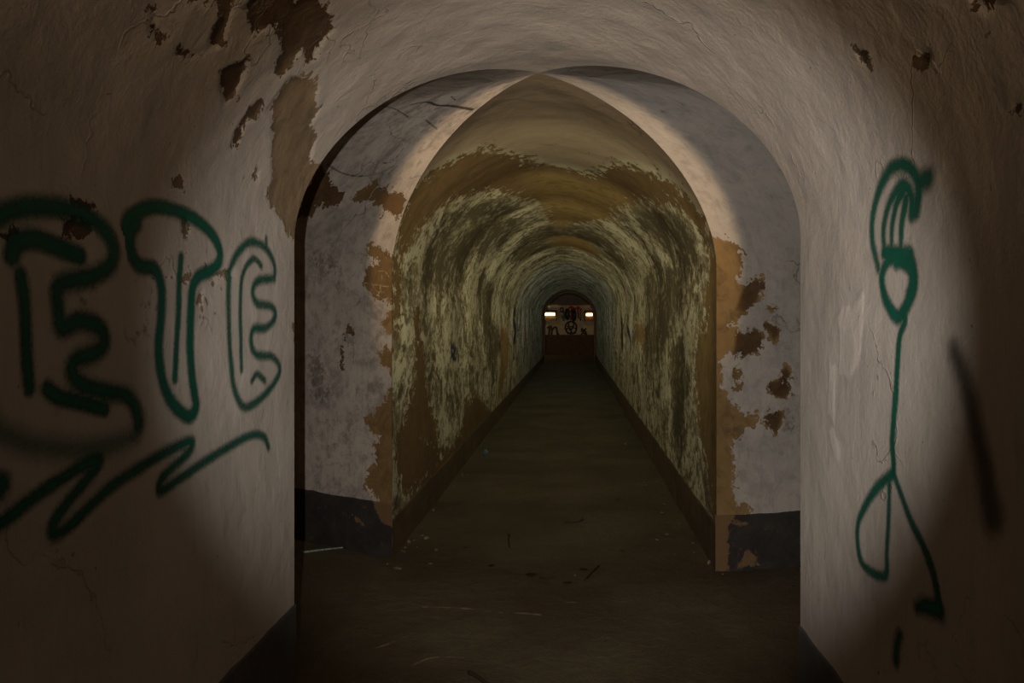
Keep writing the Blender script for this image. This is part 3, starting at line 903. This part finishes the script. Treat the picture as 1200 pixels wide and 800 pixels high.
flat_ribbons('graffiti', [([(185, 505), (215, 485), (250, 480)], .035), ([(218, 495), (212, 560), (210, 612)], .035), ([(240, 480), (246, 550), (243, 605)], .035), ([(246, 540), (280, 498), (308, 500), (318, 560), (322, 618)], .035), ([(340, 575), (332, 610), (352, 622), (376, 600)], .03)], M_BLK, 'black scrawled letters low on the end wall under the left tube lamp')
flat_ribbons('graffiti', [(ell(505, 500, 76, 82), .03), (ell(475, 540, 32, 38, 10), .022), (ell(540, 540, 32, 38, 10), .022), (ell(505, 455, 34, 34, 10), .022), ([(455, 470), (500, 540), (545, 460)], .022)], M_BLK, 'black circle of interlocking loops in the middle of the end wall')
flat_ribbons('graffiti', [([(642, 512), (670, 560), (705, 606)], .028), ([(706, 508), (670, 560), (642, 596)], .028), ([(636, 540), (680, 530), (700, 560), (715, 598)], .028), ([(650, 500), (655, 530), (640, 560)], .022)], M_BLK, 'black crossed scribble on the end wall right of the circle')
flat_ribbons('graffiti', [(ell(455, 320, 20, 62, 12), .07), (ell(541, 332, 20, 66, 12), .075), (ell(380, 262, 20, 28, 10), .025), ([(632, 290), (640, 340), (630, 405)], .05)], M_BLK, 'two fat black ovals high on the end wall between the lamps')
flat_ribbons('graffiti', [([(470, 240), (520, 225), (560, 245), (625, 235)], .05), ([(500, 210), (515, 250), (498, 300)], .035), ([(595, 215), (600, 300), (608, 380)], .035), ([(498, 330), (500, 400)], .03), ([(630, 240), (640, 262), (620, 280)], .03)], M_RED, 'red spray strokes above and between the black ovals on end wall')
flat_ribbons('graffiti', [([(398, 260), (412, 330), (405, 410)], .05), ([(380, 330), (392, 380)], .03)], M_GRN, 'dull green upright stroke beside the ovals on the end wall')

# ------------------------------------------------------------------ paint on the walls near us: skins cut from the wall's own grid
def decal(name, key, strokes, mat, lift=0.0015, parent=None, mist=1.0, gain=1.0):
    """strokes: list of (surface points, radius, misty width); radius may be (start, end)"""
    S, T, C, flip = GRIDS[key]
    ink = np.full(S.shape, -1.0)
    for P, r, sf in strokes:
        r0, r1 = r if isinstance(r, tuple) else (r, r)
        r0, r1, sf = r0 * gain, r1 * gain, sf * mist
        P = catmull(P, 6) if len(P) > 2 else [np.array(p, float) for p in P]
        R = max(r0, r1) + sf * 2
        Pa = np.array(P)
        m = (S > Pa[:, 0].min() - R) & (S < Pa[:, 0].max() + R) & (T > Pa[:, 1].min() - R) & (T < Pa[:, 1].max() + R)
        if not m.any(): continue
        a, b = S[m], T[m]
        best = np.full(a.shape, -1.0)
        n = len(P) - 1
        for i in range(n):
            rr = r0 + (r1 - r0) * (i + 0.5) / n
            d = seg_dist(a, b, P[i:i + 2], np.full(a.shape, 9.0))
            best = np.maximum(best, (rr + sf - d) / (2 * sf))
        ink[m] = np.maximum(ink[m], np.clip(best, -1, 1.4))
    live = ink > -0.05
    fm = live[:-1, :-1] | live[1:, :-1] | live[:-1, 1:] | live[1:, 1:]
    nc, nr = S.shape
    F_ = grid_faces(nc, nr, flip)[fm.ravel()]
    used, inv = np.unique(F_, return_inverse=True)
    dS = np.gradient(C, axis=0); dT = np.gradient(C, axis=1)
    N = np.cross(dS, dT); N /= np.linalg.norm(N, axis=2, keepdims=True) + 1e-12
    if flip: N = -N
    # lift off the wall towards the room
    return mesh_obj(name, (C + N * lift * LIFT[key]).reshape(-1, 3)[used], inv.reshape(-1, 4), mat,
                    dict(ink=ink.ravel()[used], surf=np.stack([S.ravel(), T.ravel(), S.ravel() * 0], 1)[used]), parent)
LIFT = {}
for key, inside in (('near', (XC, 2.0, 1.5)), ('tunnel', (XC, 9.0, 1.5)), ('arm_left_far', (-1.5, 4.5, 1.5)), ('arm_right_far', (1.3, 4.2, 1.5))):
    S_, T_, C_, fl = GRIDS[key]
    i, j = 20, 20
    n_ = np.cross(C_[i + 1, j] - C_[i, j], C_[i, j + 1] - C_[i, j])
    if fl: n_ = -n_
    v_ = np.array(inside) - C_[i, j]; v_[2] = 0
    if key in ('near', 'tunnel'): v_[1] = 0
    LIFT[key] = 1.0 if n_ @ v_ > 0 else -1.0

k2 = 2.667
def PL(pts): return pix_long(pts)
L1 = [(PL(Z([(-60, 190), (0, 145), (60, 118), (150, 113), (230, 123), (300, 158), (350, 215), (357, 280), (305, 325), (215, 348), (185, 370), (190, 430), (203, 490), (260, 468), (318, 488), (335, 535), (302, 572), (245, 590), (233, 630), (268, 670), (340, 690), (400, 702), (428, 740), (438, 790)], 0, 200, k2)), (0.022, 0.020), 0.014),
      (PL(Z([(40, 262), (62, 222), (120, 216), (180, 235), (255, 268)], 0, 200, k2)), 0.022, 0.010),
      (PL(Z([(68, 325), (80, 400), (86, 500), (92, 600), (98, 680)], 0, 200, k2)), 0.017, 0.009),
      (PL(Z([(155, 680), (190, 706), (260, 725), (332, 745)], 0, 200, k2)), 0.018, 0.009)]
L1b = [(PL([(166, 492), (165, 500), (158, 510), (136, 520), (93, 527), (42, 522), (14, 511), (-8, 496)]), 0.030, 0.030)]
L2 = [(PL(Z([(402, 205), (395, 172), (420, 135), (480, 113), (560, 128), (620, 160), (665, 205), (687, 262), (670, 305), (622, 328), (602, 370), (600, 450), (600, 550), (605, 650), (616, 735), (595, 768), (557, 742), (527, 690), (510, 620), (505, 540), (511, 450), (510, 370), (490, 310), (440, 295), (415, 260), (408, 200), (430, 160)], 0, 200, k2)), (0.020, 0.020), 0.010),
      (PL(Z([(567, 268), (562, 350), (562, 450), (558, 550), (554, 652)], 0, 200, k2)), 0.0125, 0.008)]
L3 = [(PL(Z([(829, 212), (831, 250)], 0, 200, k2)), 0.008, 0.010),
      (PL(Z([(853, 338), (855, 305), (845, 268), (820, 236), (780, 222), (745, 250), (720, 300), (712, 380), (715, 480), (720, 580), (730, 680), (757, 737), (800, 722), (850, 672), (872, 620), (850, 582), (800, 575), (784, 540), (790, 495), (830, 490), (857, 455), (845, 425), (800, 415), (785, 380), (800, 345), (852, 336)], 0, 200, k2)), 0.0125, 0.012),
      (PL(Z([(812, 297), (790, 275), (765, 300), (750, 350), (748, 430), (752, 520), (752, 622)], 0, 200, k2)), 0.010, 0.009),
      (PL(Z([(784, 656), (800, 636), (826, 656)], 0, 200, k2)), 0.010, 0.010)]
k3 = 3.53
L4 = [(PL(Z([(-30, 505), (0, 480), (100, 400), (250, 290), (400, 205), (402, 240), (300, 360), (232, 460), (228, 512), (285, 486), (400, 372), (500, 290), (650, 200), (785, 130), (782, 172), (700, 252), (665, 300), (667, 335), (750, 280), (850, 210), (950, 150), (1040, 105), (1090, 112), (1110, 155)], 0, 480, k3)), (0.0155, 0.0125), 0.011),
      (PL([(-4, 578), (5, 566)]), 0.022, 0.012)]
g1 = tag(decal('graffiti_letter', 'near', L1, M_GREEN, gain=1.08, mist=1.8), 'large green spray-painted E outline at the left edge of the left wall', 'graffiti')
sm = decal('spray_mist', 'near', L1b, M_SMOKE, 0.0012, g1); sm['label'] = 'faint smoky lower curve of the letter'
tag(decal('graffiti_letter', 'near', L2, M_GREEN, gain=1.08, mist=1.8), 'tall green spray-painted T outline in the middle of the left wall', 'graffiti')
tag(decal('graffiti_letter', 'near', L3, M_GREEN, gain=1.08, mist=1.8), 'small green spray-painted E outline on the left wall nearest the arch', 'graffiti')
tag(decal('graffiti_underline', 'near', L4, M_GREEN, gain=1.08, mist=1.8), 'green zigzag spray-painted line beneath the letters on the left wall', 'graffiti')
k5 = 2.665
R1 = [(PL(Z([(245, 412), (225, 330), (225, 250), (245, 170), (280, 103), (320, 86), (355, 112), (366, 170), (358, 235)], 940, 160, k5)), (0.0095, 0.016), 0.012),
      (PL(Z([(262, 362), (260, 280), (282, 200), (320, 150), (345, 190), (345, 245)], 940, 160, k5)), (0.009, 0.014), 0.011),
      (PL(Z([(285, 352), (286, 280), (300, 210), (322, 168)], 940, 160, k5)), (0.007, 0.013), 0.009),
      (PL(Z([(312, 350), (316, 270), (328, 198)], 940, 160, k5)), (0.007, 0.013), 0.009),
      (PL(Z([(375, 140), (398, 130)], 940, 160, k5)), 0.018, 0.018),
      (PL(Z([(262, 362), (300, 366), (340, 372), (300, 390)], 940, 160, k5)), 0.016, 0.011),
      (PL(Z([(305, 378), (342, 410), (352, 470), (325, 540), (300, 562), (268, 510), (256, 440), (272, 392), (305, 378)], 940, 160, k5)), (0.018, 0.012), 0.010),
      (PL(Z([(345, 400), (350, 450), (340, 500)], 940, 160, k5)), 0.018, 0.010),
      (PL(Z([(318, 550), (328, 575), (313, 620), (308, 700), (303, 800)], 940, 160, k5) + Z([(345, 10), (342, 60), (345, 120), (340, 150)], 920, 500, k2)), (0.0095, 0.0115), 0.008),
      (PL(Z([(335, 150), (290, 190), (250, 250), (230, 310), (236, 400), (262, 445), (320, 466), (322, 400), (325, 300), (329, 170)], 920, 500, k2)), (0.011, 0.008), 0.010),
      (PL(Z([(345, 150), (370, 220), (400, 300), (440, 380), (475, 470), (492, 565)], 920, 500, k2)), (0.008, 0.013), 0.009),
      (PL(Z([(492, 572), (440, 560), (415, 566)], 920, 500, k2)), (0.017, 0.010), 0.014),
      (PL(Z([(366, 650), (358, 690), (354, 730)], 920, 500, k2)), (0.010, 0.013), 0.016)]
tag(decal('graffiti_figure', 'near', R1, M_GREEN, gain=1.4, mist=1.8), 'green spray-painted stick figure with looped head and two legs on the right wall', 'graffiti')
tag(decal('dark_streak', 'near', [(PL([(1119, 413), (1129, 437), (1138, 470), (1147, 508), (1156, 545), (1162, 580), (1167, 603)]), (0.034, 0.050), 0.030)], M_STREAK), 'long dark slanting streak on the right wall beside the green figure', 'stain')
# marks in the tunnel and side passage
tag(decal('scratched_mark', 'arm_left_far', [(pix_arm([(402 + 32 + 12.5 + 10.5 * math.cos(a), 330 + 12.8 * math.sin(a)) for a in np.linspace(0, 6.4, 22)], True), 0.0035, 0.005),
     (pix_arm([(447.5, 322), (446, 335), (443.5, 350)], True), 0.0045, 0.005), (pix_arm([(427, 331.5), (440, 333.5), (456, 336)], True), 0.004, 0.005)], M_SCRATCH, 0.0025), 'scratched circle with a cross in it on the orange patch left of the tunnel', 'graffiti')
tag(decal('cracked_line', 'arm_left_far', [(pix_arm(Z([(400, 215), (450, 218), (490, 232), (530, 258)], 320, 60, 3.333), True), 0.004, 0.006),
     (pix_arm(Z([(490, 226), (550, 205), (600, 198), (640, 210), (690, 212), (740, 220), (780, 228)], 320, 60, 3.333), True), (0.006, 0.009), 0.008),
     (pix_arm(Z([(597, 266), (620, 285), (642, 303)], 320, 60, 3.333), True), 0.004, 0.005),
     (pix_arm(Z([(428, 434), (455, 436), (490, 405), (508, 382)], 320, 60, 3.333), True), 0.005, 0.005),
     (pix_arm(Z([(450, 480), (466, 462)], 320, 60, 3.333), True), 0.005, 0.005),
     (pix_arm(Z([(695, 176), (714, 192)], 320, 60, 3.333), True), 0.004, 0.005),
     (pix_arm(Z([(455, 290), (470, 330), (520, 350), (500, 392)], 320, 60, 3.333), True), 0.002, 0.005),
     (pix_arm(Z([(210, 440), (270, 475), (340, 488), (400, 483)], 320, 60, 3.333), True), 0.004, 0.008)], M_CRACK, 0.0012), 'dark branching crack across the vault of the left side passage', 'crack')
tag(decal('graffiti_mark', 'tunnel', [(PL([(526, 405.5), (529.5, 408), (530.5, 413), (527, 416), (525.5, 410), (526.5, 405.5)]), 0.022, 0.030), (PL([(527, 416), (529, 420), (532, 420.5)]), 0.022, 0.030)], M_BLUE, 0.003), 'small blue loop drawn on the left tunnel wall, nearer of the blue marks', 'graffiti')
tag(decal('graffiti_tag', 'tunnel', [(PL([(600.5, 362), (599, 372), (600, 382), (600.8, 390), (599.2, 400)]), 0.10, 0.08), (PL([(603.5, 368), (602.5, 380), (603.5, 388)]), 0.06, 0.08), (PL([(599, 408), (598.6, 420)]), 0.07, 0.08)], M_BLUE, 0.003), 'tall blue handwritten tag farther down the left tunnel wall', 'graffiti')
tag(decal('graffiti_spot', 'tunnel', [(PL([(585, 390.5), (588, 391)]), 0.10, 0.09)], M_RUST, 0.003), 'nearer faint orange paint spot on the left tunnel wall', 'graffiti')
tag(decal('graffiti_spot', 'tunnel', [(PL([(611.5, 390), (613, 390.5)]), 0.12, 0.10)], M_RUST, 0.003), 'farther faint orange paint spot on the left tunnel wall', 'graffiti')
tag(decal('graffiti_tag', 'tunnel', [(PL([(733.5, 371), (733.8, 374)]), 0.06, 0.06), (PL([(732.6, 384.5), (733.8, 388), (735, 391)]), 0.06, 0.06), (PL([(735, 392), (736.5, 400), (737, 407)]), 0.05, 0.06)], M_BLUE, 0.003), 'broken blue marks on the right tunnel wall', 'graffiti')
tag(decal('wall_slot', 'tunnel', [(PL([(726.6, 376), (726.4, 386), (726.3, 400)]), (0.10, 0.20), 0.07)], M_BLK2, 0.003), 'narrow upright black gash on the right tunnel wall beside the blue marks', 'stain')

# ------------------------------------------------------------------ litter on the floor
M_CRUMB = simple('plaster_crumb', (0.17, 0.135, 0.08), (0.10, 0.08, 0.045), 60)
M_STONE = simple('grey_brown_stone', (0.10, 0.08, 0.05), (0.06, 0.046, 0.03), 50)
M_TWIG = simple('dark_twig', (0.035, 0.024, 0.016), (0.022, 0.016, 0.010), 60)
M_LEAF = simple('dead_leaf', (0.045, 0.030, 0.018), (0.030, 0.020, 0.012), 40)
M_FOIL = simple('blue_wrapper', (0.03, 0.07, 0.10), (0.12, 0.19, 0.21), 60, 0.35)
M_ROD = simple('pale_green_rod', (0.30, 0.38, 0.30), (0.12, 0.17, 0.13), 30, 0.4)

def fz(x, y): return float(floor_h(np.array([x]), np.array([y]))[0])
def rock(name, px, py, w_px, flat, mat, label, cat, group=None, seed=0):
    x, y = floor_at(px, py); r = w_px * y / F / 2
    if y > Y_FL or y < Y_NR: x = min(max(x, XL + 0.02 + r), XR - 0.02 - r)
    rg = random.Random(seed)
    bm = bmesh.new(); bmesh.ops.create_icosphere(bm, subdivisions=2, radius=1.0)
    ax = [Vector((rg.uniform(-1, 1), rg.uniform(-1, 1), rg.uniform(-1, 1))).normalized() for _ in range(9)]
    for v in bm.verts:
        k = 1.0
        for a in ax:
            dd = v.co.normalized().dot(a)
            if dd > 0.72: k = min(k, 0.72 / dd)
        v.co = Vector((v.co.x * r * k, v.co.y * r * k * rg.uniform(0.70, 0.74), v.co.z * r * flat * k))
    o = bm_obj(name, bm, mat); o.location = (x, y, fz(x, y) + r * flat * 0.55); o.rotation_euler = (0, 0, rg.uniform(0, 3))
    return tag(o, label, cat, group)
GC = 'plaster crumbs by the left tunnel corner'
for i, (px, py, w, fl) in enumerate([(479, 636.5, 6, .8), (471, 647.5, 4, .7), (485, 634, 4, .7), (454, 663, 4, .5), (475, 643, 4, .6), (489, 641, 3, .6), (495, 628, 4, .6), (531, 570, 4, .6), (508, 598, 4, .7)]):
    rock('plaster_crumb', px, py, w, fl, M_CRUMB, 'small pale plaster crumb on the floor at the left tunnel corner', 'rubble', GC, 10 + i)
rock('plaster_flake', 466, 666.5, 11, 0.28, M_CRUMB, 'flat pale plaster flake in front of the left tunnel corner', 'rubble', None, 40)
rock('plaster_flake', 504, 660, 8, 0.3, M_CRUMB, 'flat tan plaster flake right of the left tunnel corner crumbs', 'rubble', None, 41)
rock('stone', 831, 662.5, 8, 0.75, M_CRUMB, 'rounded pale stone at the foot of the right tunnel corner', 'stone', None, 42)
rock('stone', 770, 633, 4, 0.7, M_CRUMB, 'tiny yellowish stone on the right half of the tunnel floor', 'stone', None, 43)
rock('stone', 791, 651, 4, 0.7, M_STONE, 'tiny brown stone just inside the tunnel near the right wall', 'stone', None, 44)
rock('stone', 715, 694, 5, 0.8, M_LEAF, 'small dark stone right of the forked twig', 'stone', None, 45)
rock('stone', 674, 674, 4, 0.6, M_CRUMB, 'tiny tan stone left of the slanting twig', 'stone', None, 46)
rock('stone', 545, 641, 6, 0.4, M_LEAF, 'flat dark stone left of the upright twig', 'stone', None, 47)
for i, (px, py, w) in enumerate([(852, 671, 5), (858, 668, 4), (864, 652 + 12, 4), (847, 676, 4)]):
    rock('plaster_crumb', px, py, w, .7, M_CRUMB if i % 2 else M_STONE, 'small crumb of render at the foot of the right tunnel corner', 'rubble', 'crumbs by the right tunnel corner', 60 + i)
# scattered grit along both tunnel walls
rg = random.Random(5)
for i in range(30):
    y = 5.4 + 9 * rg.random() ** 1.3; side = rg.random() < 0.5
    x = (XL + 0.05 + 0.25 * rg.random() ** 2) if side else (XR - 0.05 - 0.25 * rg.random() ** 2)
    px, py = PX + x * F / y, PY + CAM_Z * F / y
    rock('grit_stone', px, py, rg.uniform(0.02, 0.05) * F / y, rg.uniform(.4, .8), M_STONE if rg.random() < .9 else M_CRUMB,
         'small brown grit stone along the foot of the %s tunnel wall' % ('left' if side else 'right'), 'stone', 'grit along the %s tunnel wall' % ('left' if side else 'right'), 100 + i)


def twig(pts_px, r, label, mat=M_TWIG, name='twig', cat='twig', raise_=0.0, branch=None):
    P = []
    for px, py in pts_px:
        x, y = floor_at(px, py); P.append(Vector((x, y, fz(x, y) + r * 0.8 + raise_)))
    base = P[0].copy()
    def tube(P, r, close=True):
        bm = bmesh.new(); Q = [Vector(q) for q in catmull([tuple(p) for p in P], 4)] if len(P) > 2 else P
        rings = []
        for i, q in enumerate(Q):
            t = (Q[min(i + 1, len(Q) - 1)] - Q[max(i - 1, 0)]).normalized()
            s = t.cross(Vector((0, 0, 1))).normalized(); u_ = s.cross(t)
            rr = r * (1 - 0.5 * i / len(Q)) * (1 + 0.15 * math.sin(i * 2.3))
            rings.append([bm.verts.new(q - base + (s * math.cos(a) + u_ * math.sin(a)) * rr) for a in [k * math.pi / 3 for k in range(6)]])
        for a, b in zip(rings, rings[1:]):
            for k in range(6): bm.faces.new((a[k], a[(k + 1) % 6], b[(k + 1) % 6], b[k]))
        bm.faces.new(rings[0][::-1]); bm.faces.new(rings[-1])
        return bm
    o = bm_obj(name, tube(P, r), mat, smooth=True); o.location = base
    tag(o, label, cat)
    if branch:
        B = []
        for px, py in branch:
            x, y = floor_at(px, py); B.append(Vector((x, y, fz(x, y) + r * 0.9)))
        bm_obj('branch', tube(B, r * 0.7), mat, o, smooth=True)
    return o
twig([(596.5, 626), (596, 633), (597, 641)], 0.007, 'short upright-lying dark twig on the floor left of centre')
twig([(662, 611), (670, 611.5), (678, 610.5), (684, 608)], 0.006, 'thin dark twig with a hooked end near the middle of the tunnel floor', branch=[(680, 610), (682, 606), (681, 604)])
twig([(686, 680), (692, 673), (702, 663.5)], 0.008, 'dark slanting twig on the crossing floor')
twig([(549, 789), (558, 793), (566, 798), (575, 803)], 0.010, 'thick dark twig at the bottom edge of the floor')
twig([(633, 676), (640, 677), (650, 676)], 0.007, 'short dark twig between the dead leaf and the slanting twig')
twig([(354, 648.5), (380, 645.5), (407, 642.5)], 0.009, 'pale greenish rod lying along the foot of the left side passage', M_ROD, 'rod', 'rod')


def leaf(px, py, w_px, ang, label, mat=M_LEAF):
    x, y = floor_at(px, py); r = w_px * y / F / 2
    bm = bmesh.new(); n = 9
    top, bot = [], []
    mid = []
    for i in range(n):
        t = i / (n - 1); hw = math.sin(math.pi * t) ** 0.8 * 0.42 + 0.01
        curl = 0.22 * (2 * t - 1) ** 2
        mid.append(bm.verts.new(((t * 2 - 1) * r, 0, curl * r)))
        top.append(bm.verts.new(((t * 2 - 1) * r, hw * r * 1.6, (curl + 0.35 * hw) * r)))
        bot.append(bm.verts.new(((t * 2 - 1) * r, -hw * r * 1.6, (curl + 0.45 * hw) * r)))
    for i in range(n - 1):
        bm.faces.new((mid[i], mid[i + 1], top[i + 1], top[i])); bm.faces.new((bot[i], bot[i + 1], mid[i + 1], mid[i]))
    r_ = bmesh.ops.solidify(bm, geom=bm.faces[:], thickness=0.0015)
    o = bm_obj('dead_leaf', bm, mat, smooth=True); o.location = (x, y, fz(x, y) + 0.003); o.rotation_euler = (0, 0, ang)
    return tag(o, label, 'leaf')
leaf(576, 662, 9, 1.0, 'curled dark dead leaf left of the two flat ones')
leaf(622, 673, 14, 0.1, 'broad flat dark dead leaf in the middle of the crossing floor')
leaf(684, 668, 11, -0.6, 'dark dead leaf touching the slanting twig')
leaf(724, 586, 7, 0.6, 'small curled dead leaf on the right half of the tunnel floor', M_STONE)
leaf(730, 646, 9, 0.2, 'thin brown dead leaf in front of the tunnel mouth, right of centre', M_STONE)
leaf(665, 683, 12, 0.15, 'flat dark dead leaf in front of the slanting twig')

# crumpled wrapper by the left tunnel wall
x, y = floor_at(569, 534)
bm = bmesh.new(); bmesh.ops.create_icosphere(bm, subdivisions=3, radius=0.036)
rr = random.Random(3)
for v_ in bm.verts:
    k = 0.72 + 0.5 * rr.random(); v_.co = Vector((v_.co.x * k * 0.75, v_.co.y * k * 0.8, v_.co.z * k * 1.0))
o = bm_obj('crumpled_wrapper', bm, M_FOIL); o.location = (max(x, XL + 0.08), y, 0.045); o.rotation_euler = (0.3, 0.2, 0.5)
tag(o, 'small crumpled pale blue wrapper on the floor by the left tunnel wall', 'litter')
